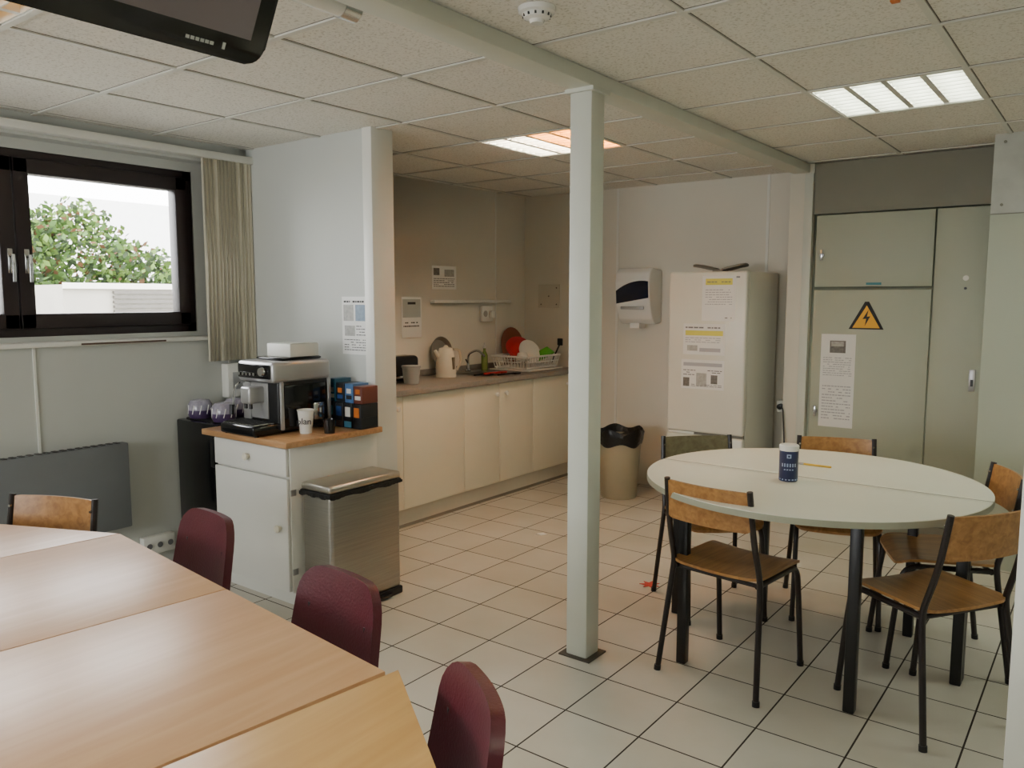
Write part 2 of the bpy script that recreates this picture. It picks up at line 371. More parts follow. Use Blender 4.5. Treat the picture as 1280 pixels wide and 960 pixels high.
# ------------------------------------------------------------ window
def window(name,y0,y1,glassy=True):
    o=O(name); z0,z1=1.31,2.22; xa,xb=-4.375,-4.305; f=.055
    o.box(xa,xb,y0,y1,z0,z0+f,brownf,.004); o.box(xa,xb,y0,y1,z1-f,z1,brownf,.004)
    o.box(xa,xb,y0,y0+f,z0,z1,brownf,.004); o.box(xa,xb,y1-f,y1,z0,z1,brownf,.004)
    ym=(y0+y1)/2; xb2=-4.285; s=.06
    for a,b in ((y0+f-.015,ym-.003),(ym+.003,y1-f+.015)):
        o.box(xa+.01,xb2,a,b,z0+f-.015,z0+f+s,brownf,.006); o.box(xa+.01,xb2,a,b,z1-f-s,z1-f+.015,brownf,.006)
        o.box(xa+.01,xb2,a,a+s+.01,z0+f-.015,z1-f+.015,brownf,.006); o.box(xa+.01,xb2,b-s-.01,b,z0+f-.015,z1-f+.015,brownf,.006)
        o.box(-4.345,-4.34,a+s,b-s,z0+f+s-.01,z1-f-s+.01,glass)
    for yy in (ym-.035,ym+.04):
        o.box(xb2,xb2+.012,yy-.012,yy+.012,1.62,1.74,chrome,.004)
        o.cyl((xb2+.01,yy,1.70),(xb2+.045,yy,1.70),.008,chrome,10)
        o.tube(fillet([(xb2+.045,yy,1.71),(xb2+.05,yy,1.66),(xb2+.045,yy,1.58)],.02),.009,chrome,10)
    o.done()
window('window_1',.73,2.62); window('window_2',-2.32,-.18)
for k,(a,b) in enumerate(NW_FILL):
    o=O('window_%d'%(3+k));  # unseen window, added for soft fill light from behind the camera
    for xx in (a+.03,(a+b)/2,b-.03): o.box(xx-.03,xx+.03,YN-.14,YN-.08,.95,2.22,brownf,.004)
    for zz in (.98,2.19): o.box(a,b,YN-.14,YN-.08,zz-.03,zz+.03,brownf,.004)
    o.box(a+.03,b-.03,YN-.115,YN-.11,.98,2.19,glass); o.done()
o=O('trim_window_sill'); o.box(-4.3,-4.17,.62,2.70,1.262,1.285,white,.004); o.box(-4.19,-4.165,1.9,2.35,1.266,1.275,M('tape_brown',(90,70,58),.6)); o.done()
o=O('vertical_blind')
o.box(-4.2,-4.13,.3,2.93,2.285,2.325,white,.006)
n=13; y0,y1=2.60,2.92
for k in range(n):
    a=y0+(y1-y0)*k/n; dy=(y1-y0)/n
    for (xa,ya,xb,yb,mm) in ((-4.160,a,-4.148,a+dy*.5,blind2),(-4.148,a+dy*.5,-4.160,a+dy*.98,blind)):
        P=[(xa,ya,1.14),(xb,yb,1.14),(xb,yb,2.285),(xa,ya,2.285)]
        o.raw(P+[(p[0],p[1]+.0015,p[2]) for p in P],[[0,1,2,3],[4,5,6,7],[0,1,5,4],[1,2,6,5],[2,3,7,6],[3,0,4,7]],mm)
o.tube([(-4.125,2.93,2.28),(-4.125,2.935,1.3)],.002,white,6)
o.done()
# radiator
o=O('wall_radiator'); o.box(-4.16,-4.10,1.05,2.08,.30,.75,radm,.008)
for k in range(26): o.box(-4.15,-4.11,1.07+k*.038,1.09+k*.038,.745,.753,black)
o.box(-4.2,-4.16,1.3,1.34,.4,.7,radm); o.box(-4.2,-4.16,1.8,1.84,.4,.7,radm); o.done()
o=O('power_outlet_strip'); o.box(-4.2,-4.15,2.16,2.34,.10,.20,white,.006)
for k in range(3): o.lathe([(0,0),(.014,0),(.016,.004)],(-4.149,2.19+k*.06,.15),ink,16,T=Matrix.Rotation(math.pi/2,3,'Y'))
o.done()
o=O('electrical_box'); o.box(-4.2,-4.13,2.70,2.90,.92,1.12,white,.008); o.box(-4.13,-4.125,2.73,2.87,.97,1.07,silver,.003); o.done()

# ------------------------------------------------------------ black mini fridge, white cabinet
o=O('mini_fridge'); o.box(-4.18,-3.79,2.45,2.89,.02,.835,black,.01); o.box(-4.18,-3.79,2.395,2.445,.03,.83,blackg,.01)
o.box(-3.84,-3.81,2.385,2.396,.6,.76,black,.004)
for x in (-4.14,-3.83):
    for y in (2.5,2.85): o.cyl((x,y,0),(x,y,.03),.018,black,10)
o.done()
o=O('white_storage_cabinet')
o.box(-3.70,-3.10,2.34,2.90,.08,.80,white,.003); o.box(-3.68,-3.12,2.38,2.88,0,.08,white)
o.box(-3.695,-3.105,2.32,2.338,.655,.79,white_gl,.004); o.box(-3.695,-3.105,2.32,2.338,.09,.645,white_gl,.004)
o.box(-3.76,-3.06,2.29,2.905,.80,.83,wtop,.004)
for x,z in ((-3.40,.725),(-3.16,.40)): o.lathe([(0.008,0),(.009,.012),(.018,.018),(.019,.026),(.012,.032),(0,.033)],(x,2.321,z),cream,20,T=Matrix.Rotation(math.pi/2,3,'X'))
for z in (.56,.17): o.box(-3.102,-3.098,2.34,2.37,z,z+.03,silver)
o.done()

# ------------------------------------------------------------ coffee machine
o=O('espresso_machine'); z=.83
o.box(-3.56,-3.28,2.42,2.74,z+.01,z+.33,black,.014,3)
o.box(-3.56,-3.28,2.27,2.44,z+.005,z+.055,blackg,.012,3)
o.box(-3.545,-3.295,2.28,2.40,z+.055,z+.06,chrome,.002)
for k in range(9): o.box(-3.54+k*.027,-3.53+k*.027,2.285,2.395,z+.06,z+.063,black)
o.box(-3.57,-3.27,2.385,2.745,z+.255,z+.36,silver,.022,4)
o.box(-3.55,-3.29,2.376,2.39,z+.275,z+.345,blackg,.006)
for k in range(5): o.cyl((-3.53+k*.03,2.377,z+.295),(-3.53+k*.03,2.37,z+.295),.008,chrome,12)
o.lathe([(0,0),(.022,0),(.024,.01),(.02,.022),(0,.022)],(-3.335,2.377,z+.312),chrome,20,T=Matrix.Rotation(math.pi/2,3,'X'))
o.box(-3.50,-3.36,2.415,2.422,z+.07,z+.25,silver,.003)
o.box(-3.56,-3.50,2.41,2.425,z+.06,z+.25,silver,.004)
o.box(-3.47,-3.39,2.33,2.43,z+.15,z+.235,silver,.012,3)
for x in (-3.45,-3.41): o.cyl((x,2.35,z+.15),(x,2.35,z+.125),.009,black,10)
o.tube(fillet([(-3.53,2.40,z+.25),(-3.535,2.35,z+.24),(-3.54,2.33,z+.10)],.03),.006,chrome,8)
o.cyl((-3.54,2.33,z+.14),(-3.54,2.328,z+.09),.012,black,10)
o.box(-3.279,-3.272,2.45,2.71,z+.03,z+.24,blackg,.006)
o.box(-3.281,-3.268,2.425,2.445,z+.02,z+.26,silver,.004)
o.box(-3.281,-3.268,2.72,2.74,z+.02,z+.26,silver,.004)
o.box(-3.53,-3.31,2.47,2.72,z+.36,z+.375,blackg,.01)
o.box(-3.275,-3.262,2.62,2.69,z+.05,z+.14,chrome,.01)
for x in (-3.54,-3.3):
    for y in (2.3,2.72): o.cyl((x,y,z),(x,y,z+.012),.012,black,10)
o.done()
o=O('cardboard_box'); o.box(-3.50,-3.31,2.52,2.70,1.206,1.27,white,.003); o.box(-3.495,-3.315,2.525,2.695,1.27,1.274,steelp); o.done()
o=O('paper_cup'); o.lathe([(0,0),(.029,0),(.0315,.02),(.0405,.112),(.043,.114),(.043,.119),(.039,.119),(.028,.006),(0,.005)],(-3.215,2.53,.83),white_gl,36)
o.done()
cu=D.curves.new('cup_text','FONT'); cu.body='plan'; cu.size=.045; cu.extrude=.0005; cu.align_x='CENTER'
cu.materials.append(inkd); tx=D.objects.new('cup_lettering',cu); C.scene.collection.objects.link(tx)
cup=D.objects['paper_cup']; tx.parent=cup; tx.location=(.027,-.033,.05); tx.rotation_euler=(math.radians(82),0,math.radians(38))
o=O('plastic_cup'); o.lathe([(0,0),(.026,0),(.034,.07),(.032,.07),(.024,.004),(0,.004)],(-3.12,2.60,.83),blackg,24); o.done()
# coffee boxes
bdk=M('box_dark',(28,32,36),.4)
for k in range(5):
    o=O('coffee_capsule_box'); x=-3.40+k*.068; c=[bdk,orangep,M('box_brown',(50,40,36),.4),M('box_blue',(70,140,180),.4),bdk][k]
    o.box(x,x+.062,2.76,2.88,.83,.96,bdk,.002)
    o.box(x+.004,x+.058,2.7585,2.76,.835,.865,c); o.box(x+.012,x+.05,2.758,2.76,.89,.94,[silver,teal,bluep,white,orangep][k])
    o.box(x+.0615,x+.0635,2.77,2.87,.84,.89,c)
    o.done()
for k in range(5):
    o=O('coffee_capsule_box'); x=-3.40+k*.068
    c=[M('box_skyblue',(70,130,190),.4),M('box_teal',(40,90,110),.4),bdk,M('box_blue2',(80,120,170),.4),M('box_brownred',(110,60,50),.4)][k]
    zt=[1.07,1.08,1.06,1.06,1.05][k]
    o.box(x,x+.062,2.77,2.88,.961,zt,c,.002); o.box(x+.01,x+.052,2.7685,2.77,.98,1.0,[orangep,white,bluep,inkd,paper][k])
    o.box(x+.015,x+.047,2.768,2.77,1.01,1.035,[paper,silver,orangep,paper,orangep][k]); o.done()
# packs on mini fridge
def clearp(nm,c): return M(nm,c,.15,var=.3,scale=30)
for k in range(3):
    o=O('wrapped_cup_pack'); px=-4.09+k*.115; py=2.49+(k%2)*.15
    pc_=clearp('pack_clear',(150,146,160))
    o.lathe([(0,0),(.055,0),(.065,.02),(.0655,.045)],(px,py,.835),purple,24); o.lathe([(.0655,.045),(.065,.075),(.05,.1),(.02,.105),(0,.107)],(px,py,.835),pc_,24)
    for q in range(10):
        a=q*.63; o.tube([(px+.064*math.cos(a),py+.064*math.sin(a),.86),(px+.065*math.cos(a+.2),py+.065*math.sin(a+.2),.91)],.003,paper,6)
    o.done()
o=O('storage_tin'); o.lathe([(0,0),(.05,0),(.05,.12),(.054,.122),(.054,.14),(0,.142)],(-4.07,2.80,.835),silver,28); o.done()

# ------------------------------------------------------------ pedal bin
o=O('pedal_bin')
o.box(-3.06,-2.85,2.37,2.82,.035,.585,steel,.02,4)
o.box(-3.065,-2.845,2.365,2.825,0,.04,black,.008); o.box(-2.848,-2.828,2.45,2.74,.008,.03,black,.006)
o.box(-3.065,-2.845,2.362,2.828,.582,.60,black,.008,2)
for (xa,ya,xb,yb) in ((-3.067,2.361,-2.843,2.361),(-2.843,2.361,-2.843,2.829)):
    m=40; V=[];F=[]
    for k in range(m+1):
        t=k/m; zz=.577-.004*math.sin(k*.45)-.003*random.random(); x=xa+(xb-xa)*t; y=ya+(yb-ya)*t
        of=.002*math.sin(k*.7); V+= [(x+(of if xa==xb else 0),y-(of if ya==yb else 0),zz),(x,y,.592)]
        if k: F.append([2*k-2,2*k,2*k+1,2*k-1])
    o.raw(V,F,bag)
o.box(-3.06,-2.848,2.365,2.825,.598,.635,steelh,.014,3)
o.box(-2.99,-2.92,2.345,2.368,.01,.03,black,.006)
o.done()

# ------------------------------------------------------------ kitchen unit
o=O('kitchen_base_units')
o.box(-4.19,-3.655,3.07,5.71,.125,.88,cream); o.box(-4.19,-3.68,3.07,5.71,0,.125,M('kick_white',(212,206,190),.4))
o.box(-3.682,-3.675,3.07,5.71,0,.02,M('kick_grey',(130,124,112),.5))
bd=[3.07,3.63,4.235,4.64,5.065,5.60]
for a,b in zip(bd[:-1],bd[1:]): o.box(-3.655,-3.635,a+.002,b-.002,.135,.875,cream,.003)
o.box(-3.655,-3.637,5.602,5.71,.135,.875,cream)
for y,z in ((3.57,.80),(4.59,.80),(4.70,.80),(5.53,.80)):
    o.lathe([(.007,0),(.008,.012),(.017,.018),(.018,.026),(.011,.032),(0,.033)],(-3.636,y,z),white_gl,18,T=Matrix.Rotation(math.pi/2,3,'Y'))
o.done()
o=O('kitchen_worktop'); o.box(-4.195,-3.605,3.065,5.715,.881,.919,ctop,.004)
sk=M('sink_steel',(150,150,148),.35,1.0,var=.06)
o.box(-4.12,-3.70,4.62,5.08,.918,.9195,sk); o.box(-4.07,-3.76,4.66,4.92,.9193,.92,M('sink_dark',(70,70,70),.4,.8))
o.done()
o=O('trim_worktop_upstand'); o.box(-4.198,-4.185,3.065,5.715,.92,.965,ctop,.002); o.done()
o=O('kitchen_tap'); o.lathe([(.025,0),(.025,.01),(.014,.02),(.012,.07),(0,.075)],(-4.13,4.86,.92),chrome,20)
o.tube(fillet([(-4.13,4.86,.98),(-4.13,4.86,1.06),(-4.03,4.86,1.10),(-3.96,4.86,1.05)],.05),.009,chrome,10)
o.tube([(-4.13,4.86,.985),(-4.10,4.80,1.02)],.006,black,8); o.done()
kc=M('kettle_cream',(232,226,208),.25)
o=O('electric_kettle'); c=(-3.97,4.42,.92)
o.lathe([(0,0),(.075,0),(.078,.012),(.074,.025),(.078,.04),(.072,.12),(.058,.19),(.054,.2),(.05,.215),(.02,.222),(.012,.235),(0,.238)],c,kc,36)
o.tube(fillet([(c[0]+.03,c[1]+.05,1.125),(c[0]+.05,c[1]+.095,1.12),(c[0]+.055,c[1]+.11,1.03),(c[0]+.045,c[1]+.07,.97)],.03),.010,M('kettle_handle',(200,192,170),.3),10)
o.tube([(c[0]-.02,c[1]-.05,1.07),(c[0]-.03,c[1]-.085,1.12)],[.02,.012],kc,12)
o.box(c[0]+.066,c[0]+.078,c[1]-.012,c[1]+.012,.98,1.07,M('kettle_window',(120,110,90),.2),.003)
o.done()
o=O('toaster'); o.box(-4.12,-3.95,3.86,4.12,.93,1.10,black,.03,4); o.box(-4.07,-4.055,3.90,4.08,1.098,1.102,steelp); o.box(-4.015,-4.0,3.90,4.08,1.098,1.102,steelp)
o.box(-3.951,-3.945,3.88,4.10,.95,.965,chrome,.002)
o.box(-4.06,-4.0,4.119,4.135,1.03,1.05,silver,.004)
for x in (-4.09,-3.98):
    for y in (3.89,4.09): o.cyl((x,y,.92),(x,y,.935),.01,black,8)
o.done()
o=O('food_storage_tub'); o.lathe([(0,0),(.05,0),(.062,.11),(.066,.112),(.066,.125),(0,.128)],(-3.84,3.92,.92),M('tub_grey',(160,162,160),.3),24); o.done()
o=O('frying_pan'); T=Matrix.Rotation(math.radians(80),3,'Y')
o.lathe([(0,0),(.095,0),(.115,.03),(.118,.03),(.098,-.004),(0,-.004)],(-4.16,4.56,1.09),M('pan_grey',(150,148,140),.4,.5),28,T=T); o.tube([(-4.15,4.56,1.0),(-4.12,4.56,.925)],.01,black,8); o.done()
o=O('dish_soap_bottle'); o.lathe([(0,0),(.03,0),(.032,.01),(.032,.12),(.012,.16),(.012,.18),(0,.181)],(-4.09,5.02,.92),M('soap_green',(120,140,70),.2),20,sx=.7); o.lathe([(.014,.18),(.014,.2),(.006,.205),(.006,.225),(0,.226)],(-4.09,5.02,.92),white_gl,14); o.done()
o=O('utensil_set')
o.tube([(-3.80,4.66,.935),(-3.78,4.83,.935)],.008,red,8); o.box(-3.815,-3.765,4.83,4.90,.926,.94,red,.005)
o.tube([(-3.83,4.58,.93),(-3.83,4.72,.935)],.007,black,8); o.lathe([(0,0),(.04,0),(.045,.01),(0,.012)],(-3.82,4.74,.925),black,18)
o.tube([(-3.70,4.7,.93),(-3.69,4.88,.93)],.006,black,8); o.box(-3.71,-3.67,4.88,4.95,.92,.933,black,.003); o.done()
# dish rack
o=O('dish_drying_rack'); x0,x1,y0,y1=-4.08,-3.72,5.10,5.56; rw=white_gl
def loop(x0,x1,y0,y1,z,r): o.tube([(x0,y0,z),(x1,y0,z),(x1,y1,z),(x0,y1,z),(x0,y0,z)],r,rw,8)
loop(x0,x1,y0,y1,1.035,.008); loop(x0+.02,x1-.02,y0+.02,y1-.02,.945,.006); loop(x0+.01,x1-.01,y0+.01,y1-.01,.99,.004)
for k in range(15):
    t=k/14; y=y0+(y1-y0)*t; yb=y0+.02+(y1-y0-.04)*t
    o.tube([(x1,y,1.035),(x1-.02,yb,.945),(x0+.02,yb,.945),(x0,y,1.035)],.004,rw,6)
for k in range(12):
    t=k/11; x=x0+(x1-x0)*t; xb=x0+.02+(x1-x0-.04)*t
    for yy,yb in ((y0,y0+.02),(y1,y1-.02)): o.tube([(x,yy,1.035),(xb,yb,.945)],.004,rw,6)
o.box(x0-.02,x1+.02,y0-.005,y1+.02,.9205,.932,rw,.005)
for a in (x0+.03,x1-.03):
    for b_ in (y0+.03,y1-.03): o.cyl((a,b_,.93),(a,b_,.945),.008,rw,8)
o.done()
def dish(name,c,r,mat,tilt,az,depth=.02):
    o=O(name); T=(Matrix.Rotation(az,3,'Z')@Matrix.Rotation(tilt,3,'Y'))
    o.lathe([(0,0),(r*.6,0),(r,depth),(r*1.01,depth+.003),(r*.6,.006),(0,.006)],c,mat,30,T=T); o.done()
dish('wicker_serving_tray',(-4.14,5.44,1.10),.155,M('tray_brown',(140,84,60),.5),math.radians(82),0,.015)
dish('red_pot_lid',(-3.97,5.31,1.08),.105,red,math.radians(55),math.radians(-40),.03)
dish('white_dinner_plate',(-3.87,5.32,1.06),.10,white_gl,math.radians(65),math.radians(-20))
dish('green_mixing_bowl',(-3.82,5.45,1.08),.08,green,math.radians(150),math.radians(20),.07)
dish('white_mixing_bowl',(-3.82,5.165,1.065),.06,white_gl,math.radians(165),math.radians(-30),.06)
o=O('black_spatula'); o.tube([(-3.78,5.52,.96),(-3.72,5.56,1.12)],.007,black,8); o.box(-3.74,-3.69,5.55,5.565,1.11,1.17,black,.006); o.done()
# wall rail, socket
o=O('wall_light_rail'); o.box(-4.2,-4.15,4.50,5.46,1.465,1.49,white,.006); o.done()
o=O('double_socket'); o.box(-4.2,-4.165,5.09,5.23,1.31,1.44,white_gl,.008)
for y in (5.125,5.195): o.lathe([(0,0),(.024,0),(.026,.004),(0,.004)],(-4.165,y,1.375),M('socket_shade',(170,168,160),.5),20,T=Matrix.Rotation(math.pi/2,3,'Y'))
o.box(-4.165,-4.13,5.17,5.215,1.34,1.40,white,.008); o.done()
o=O('wall_plate'); o.box(-4.05,-3.83,YB-.006,YB,1.42,1.62,M('plate_beige',(212,206,190),.5,var=.02),.002)
for dx,dz in ((.03,.03),(.19,.17),(.11,.1),(.19,.03)): o.cyl((-4.05+dx,YB-.005,1.42+dz),(-4.05+dx,YB-.008,1.42+dz),.006,M('hole_brown',(90,80,66),.7),10)
o.done()
# paper towel dispenser
o=O('paper_towel_dispenser')
prof=[(YB,1.72),(YB-.16,1.735),(YB-.20,1.70),(YB-.215,1.62),(YB-.20,1.45),(YB-.15,1.34),(YB-.10,1.30),(YB,1.31)]
def ext(oo,prof,x0,x1,mat,bev=.006):
    b=bmesh.new(); V=[b.verts.new((x0,p[0],p[1])) for p in prof]; W=[b.verts.new((x1,p[0],p[1])) for p in prof]; n=len(prof)
    b.faces.new(V); b.faces.new(W[::-1])
    for i in range(n): b.faces.new((V[i],W[i],W[(i+1)%n],V[(i+1)%n]))
    if bev: bmesh.ops.bevel(b,geom=b.edges[:],offset=bev,segments=3,profile=.5,affect='EDGES')
    oo.frombm(b,mat)
ext(o,prof,-3.17,-2.87,white_gl,.012)
navyg=M('navy_gloss',(16,24,44),.15)
fr=lambda z: (YB-.215+(z-1.62)*(.015/.08) if z>1.62 else YB-.215+(1.62-z)*(.015/.17))-.004
N_=14; V=[];F=[]
for k in range(N_+1):
    t=k/N_; x=-3.16+.28*t; zt=1.59+.07*t-.03*(1-2*t)**2; zb=1.46+.045*t
    for q in range(5): 
        zz=zb+(zt-zb)*q/4; V.append((x,fr(zz),zz))
    if k:
        for q in range(4): F.append([5*k-5+q,5*k+q,5*k+q+1,5*k-4+q])
o.raw(V,F,navyg)
o.box(-3.12,-2.92,YB-.212,YB-.195,1.415,1.44,silver,.005)
o.box(-3.06,-2.98,YB-.16,YB-.06,1.27,1.31,paper)
o.done()
# tan bin
o=O('waste_bin'); c=(-2.97,5.26,0)
o.lathe([(0,0),(.13,0),(.135,.01),(.165,.44),(.168,.47),(.16,.47),(.128,.015),(0,.012)],c,tan,32)
V=[];F=[];n=48
for j,(r,z) in enumerate([(.15,.44),(.168,.50),(.178,.52),(.182,.50),(.176,.44),(.17,.41)]):
    for k in range(n):
        a=2*math.pi*k/n; w=1+.02*math.sin(a*9+j)+.015*random.uniform(-1,1); V.append((c[0]+r*w*math.cos(a),c[1]+r*w*math.sin(a),z+.015*math.sin(a*5+j*1.3)))
for j in range(5):
    for k in range(n): F.append([j*n+k,j*n+(k+1)%n,(j+1)*n+(k+1)%n,(j+1)*n+k])
o.raw(V,F,bag); o.lathe([(0,.36),(.15,.38)],c,bag,24); o.done()

# ------------------------------------------------------------ fridge freezer
o=O('fridge_freezer')
o.box(-2.505,-1.95,5.155,5.69,.03,1.68,fridgem,.012,3)
o.box(-2.505,-1.95,5.10,5.150,.585,1.68,fridgem,.014,3); o.box(-2.505,-1.95,5.10,5.150,.06,.565,fridgem,.014,3)
o.box(-2.495,-1.96,5.12,5.155,.55,.60,M('seal_grey',(120,118,110),.6))
o.box(-2.49,-2.30,5.101,5.112,.568,.584,white_gl,.003); o.box(-2.08,-2.0,5.0995,5.102,1.635,1.645,ink)
o.box(-2.49,-1.965,5.12,5.6,0,.05,black); o.done()
cd=M('cloth_dark',(136,130,118),.8)
o=O('folded_cloth_pair'); 
for s_ in (-1,1):
    fn=lambda x,y,s_=s_: ((-2.24+s_*(.03+y),5.35+x,1.695+.03*math.sin(y*9)+.012*math.cos(x*20)),(0,0,1))
    o.sheet(fn,.16,.15,.03,.010,cd)
o.box(-2.28,-2.20,5.3,5.4,1.68,1.70,cd,.004)
o.done()
o=O('wall_socket_with_plug'); o.box(-1.86,-1.80,5.48,5.56,.72,.80,white,.006); o.tube(fillet([(-1.83,5.46,.76),(-1.79,5.40,.76),(-1.77,5.395,.5),(-1.80,5.40,.2),(-1.9,5.5,.01)],.05),.005,grating,8)
o.lathe([(0,0),(.02,0),(.02,.03),(0,.035)],(-1.83,5.48,.76),black,14,T=Matrix.Rotation(math.pi/2,3,'X')); o.done()

# ------------------------------------------------------------ round table
cx,cy,r=-1.0,3.38,.67
o=O('round_dining_table')
for s_ in (-1,1):
    poly=[(cx+r*math.cos(a),cy+s_*(.0015+ (r)*math.sin(a))) for a in [math.pi*k/48 for k in range(49)]]
    if s_<0: poly=poly[::-1]
    o.prism(poly,.727,.75,rtedge); 
    poly2=[(cx+(p[0]-cx)*.998,cy+(p[1]-cy)*.998) for p in poly]
    o.prism(poly2,.7495,.752,rtop,.0008)
o.box(cx-r+.001,cx+r-.001,cy-.0022,cy+.0022,.728,.7523,seamd)
def leg(lx,ly): o.box(lx-.02,lx+.02,ly-.02,ly+.02,0,.727,black,.005)
for p in ((-.61,.05),(.575,.05),(.575,.10),(-.36,-.42),(.30,-.42),(-.33,.43),(.33,.43)): leg(cx+p[0],cy+p[1])
rails=[((-.61,.05),(.575,.05)),((-.36,-.42),(.30,-.42)),((-.33,.43),(.33,.43)),((-.61,.05),(-.36,-.42)),((.575,.05),(.30,-.42)),((-.61,.05),(-.33,.43)),((.575,.10),(.33,.43))]
for a,b in rails: o.tube([(cx+a[0],cy+a[1],.706),(cx+b[0],cy+b[1],.706)],.018,black,6)
o.done()
o=O('salt_canister'); c=(-1.055,3.28,.7525)
lp=M('label_pale',(150,165,195),.4)
o.lathe([(0,0),(.036,0),(.038,.004),(.038,.128),(0,.128)],c,navy,32); o.lathe([(.0385,.126),(.0395,.13),(.0395,.146),(.036,.15),(0,.15)],c,white_gl,32)
def arc(z0,z1,a0,a1,m,rr=.0384):
    V=[];F=[];n=8
    for k in range(n+1):
        a=math.radians(a0+(a1-a0)*k/n); 
        for z in (z0,z1): V.append((c[0]+rr*math.cos(a),c[1]+rr*math.sin(a),c[2]+z))
        if k: F.append([2*k-2,2*k,2*k+1,2*k-1])
    o.raw(V,F,m)
for k in range(6): arc(.062,.076,-115+k*16,-106+k*16,lp)
for k in range(4): arc(.048,.053,-100+k*16,-90+k*16,lp)
arc(.098,.114,-84,-58,lp); arc(.102,.110,-77,-65,navy,.0386)
arc(.006,.011,-150,20,lp)
o.done()
o=O('paint_brush'); o.tube([(-1.10,3.63,.757),(-.98,3.63,.757)],.0045,M('brush_yellow',(210,170,50),.4),8); o.tube([(-1.10,3.63,.757),(-1.15,3.63,.757)],[.005,.006],silver,8); o.done()

# ------------------------------------------------------------ chairs
def school_mesh(pb):
    o=O('school_chair')
    for s_ in (-1,1):
        bp=fillet([(s_*.175,-.245,.805),(s_*.18,-.215,.62),(s_*.185,-.165,.46),(s_*.19,-.17,.40),(s_*.215,-.225,.006)],.10,6)
        o.tube(bp,.0115,tubem,10)
        fp=fillet([(s_*.178,-.17,.432),(s_*.178,.165,.432),(s_*.18,.185,.30),(s_*.185,.215,.006)],.07,7)
        o.tube(fp,.0115,tubem,10)
        o.cyl((s_*.216,-.226,0),(s_*.215,-.224,.02),.014,black,12); o.cyl((s_*.185,.215,0),(s_*.185,.214,.02),.014,black,12)
    o.tube([(-.178,.10,.428),(.178,.10,.428)],.009,tubem,8); o.tube([(-.183,-.15,.428),(.183,-.15,.428)],.009,tubem,8)
    def seat(x,y):
        yy=y-.185
        z=.450+ .010*(abs(x)/.19)**2 - (.018*max(0,(yy-.12)/.07)**2 if yy>.12 else 0)
        return ((x,yy,z),(0,0,1))
    o.sheet(seat,.385,.38,.05,.011,ply,14,18)
    def back(x,y):
        return ((x,-.222-.02*(y/.15)-.026*(1-(x/.18)**2),.645+y),(0,1,.1))
    o.sheet(back,.365,.155,.03,.010,pb,14,16)
    for s_ in (-1,1):
        for z in (.68,.765): o.cyl((s_*.172,-.215-(z-.64)*.14,z),(s_*.172,-.205-(z-.64)*.14,z),.005,chrome,8)
    return o.mesh()
sm=school_mesh(ply); sm2=school_mesh(ply_olive)
def place(name,me,x,y,deg):
    ob=D.objects.new(name,me); ob.location=(x,y,0); ob.rotation_euler=(0,0,math.radians(deg-90)); C.scene.collection.objects.link(ob)
for x,y,a,me in ((-1.17,3.035,83,sm),(-.50,3.14,146,sm),(-.55,3.67,203,sm),(-1.03,3.93,288,sm),(-1.52,3.61,314,sm2),(-2.87,1.0,-67,sm)):
    place('school_chair',me,x,y,a)
def burg_mesh():
    o=O('burgundy_chair'); gm=M('chair_leg_grey',(60,60,62),.35,.6)
    def back(x,y):
        t=y/.27
        return ((x*(1-.12*t),-.19-.05*t-.03*(1-(x/.2)**2)+.02,.545+y),(0,1,.17))
    o.sheet(back,.36,.27,.075,.026,burg,16,20)
    def seat(x,y): 
        return ((x,y-.19,.455+.012*(x/.2)**2-.02*max(0,(y-.32)/.08)**2*(1 if y>.32 else 0)),(0,0,1))
    o.sheet(seat,.40,.41,.06,.04,burg,14,18)
    for s_ in (-1,1):
        o.tube(fillet([(s_*.12,-.215,.72),(s_*.14,-.20,.52),(s_*.17,-.16,.43),(s_*.20,-.21,.005)],.06),.010,gm,10)
        o.tube(fillet([(s_*.17,-.15,.43),(s_*.17,.16,.43),(s_*.20,.20,.005)],.05),.010,gm,10)
    o.tube([(-.17,.1,.428),(.17,.1,.428)],.009,gm,8); o.tube([(-.17,-.12,.428),(.17,-.12,.428)],.009,gm,8)
    return o.mesh()
bmh=burg_mesh()
for x,y,a in ((-2.31,1.18,263.6),(-1.53,1.055,263.6),(-1.0,.85,235)): place('burgundy_chair',bmh,x,y,a)

# ------------------------------------------------------------ meeting tables
u=Vector((.9938,-.1113)); v=Vector((-.1113,-.9938)); P2=Vector((-1.807,1.153))
def mtable(poly,mat,legs):
    o=O('meeting_table'); o.prism([tuple(p) for p in poly],.722,.75,mat,.002)
    for l in legs: o.cyl((l[0],l[1],0),(l[0],l[1],.722),.02,black,14)
    for a,b in zip(legs,legs[1:]+legs[:1]): o.tube([(a[0],a[1],.70),(b[0],b[1],.70)],.014,black,6)
    cc=sum((Vector(l) for l in legs),Vector((0,0)))/len(legs)
    o.done(loc=(cc[0],cc[1],0))
def inset(poly,k=.82):
    c=sum(poly,Vector((0,0)))/len(poly); return [tuple(c+(p-c)*k) for p in poly][:]
g=.002
pa=[P2-u*g,P2-u*.71,P2-u*.71+v*.8,P2-u*g+v*.8][::-1]
pb=[P2+u*g,P2+v*.8+u*g,P2+v*.8+u*.67,P2+u*.67]
A=P2+u*.674; pc=[A+Vector((.012,.022)),A+v*.8,Vector((-.70,.22)),Vector((-.555,.70))]
Bp=P2-u*.714; pd=[Bp,Vector((-3.156,.954)),Vector((-3.12,.45)),Bp+v*.8]
for p,m in ((pa,ttop_p),(pb,ttop_p),(pc,ttop_y),(pd,ttop_p)): mtable(p,m,inset(p))

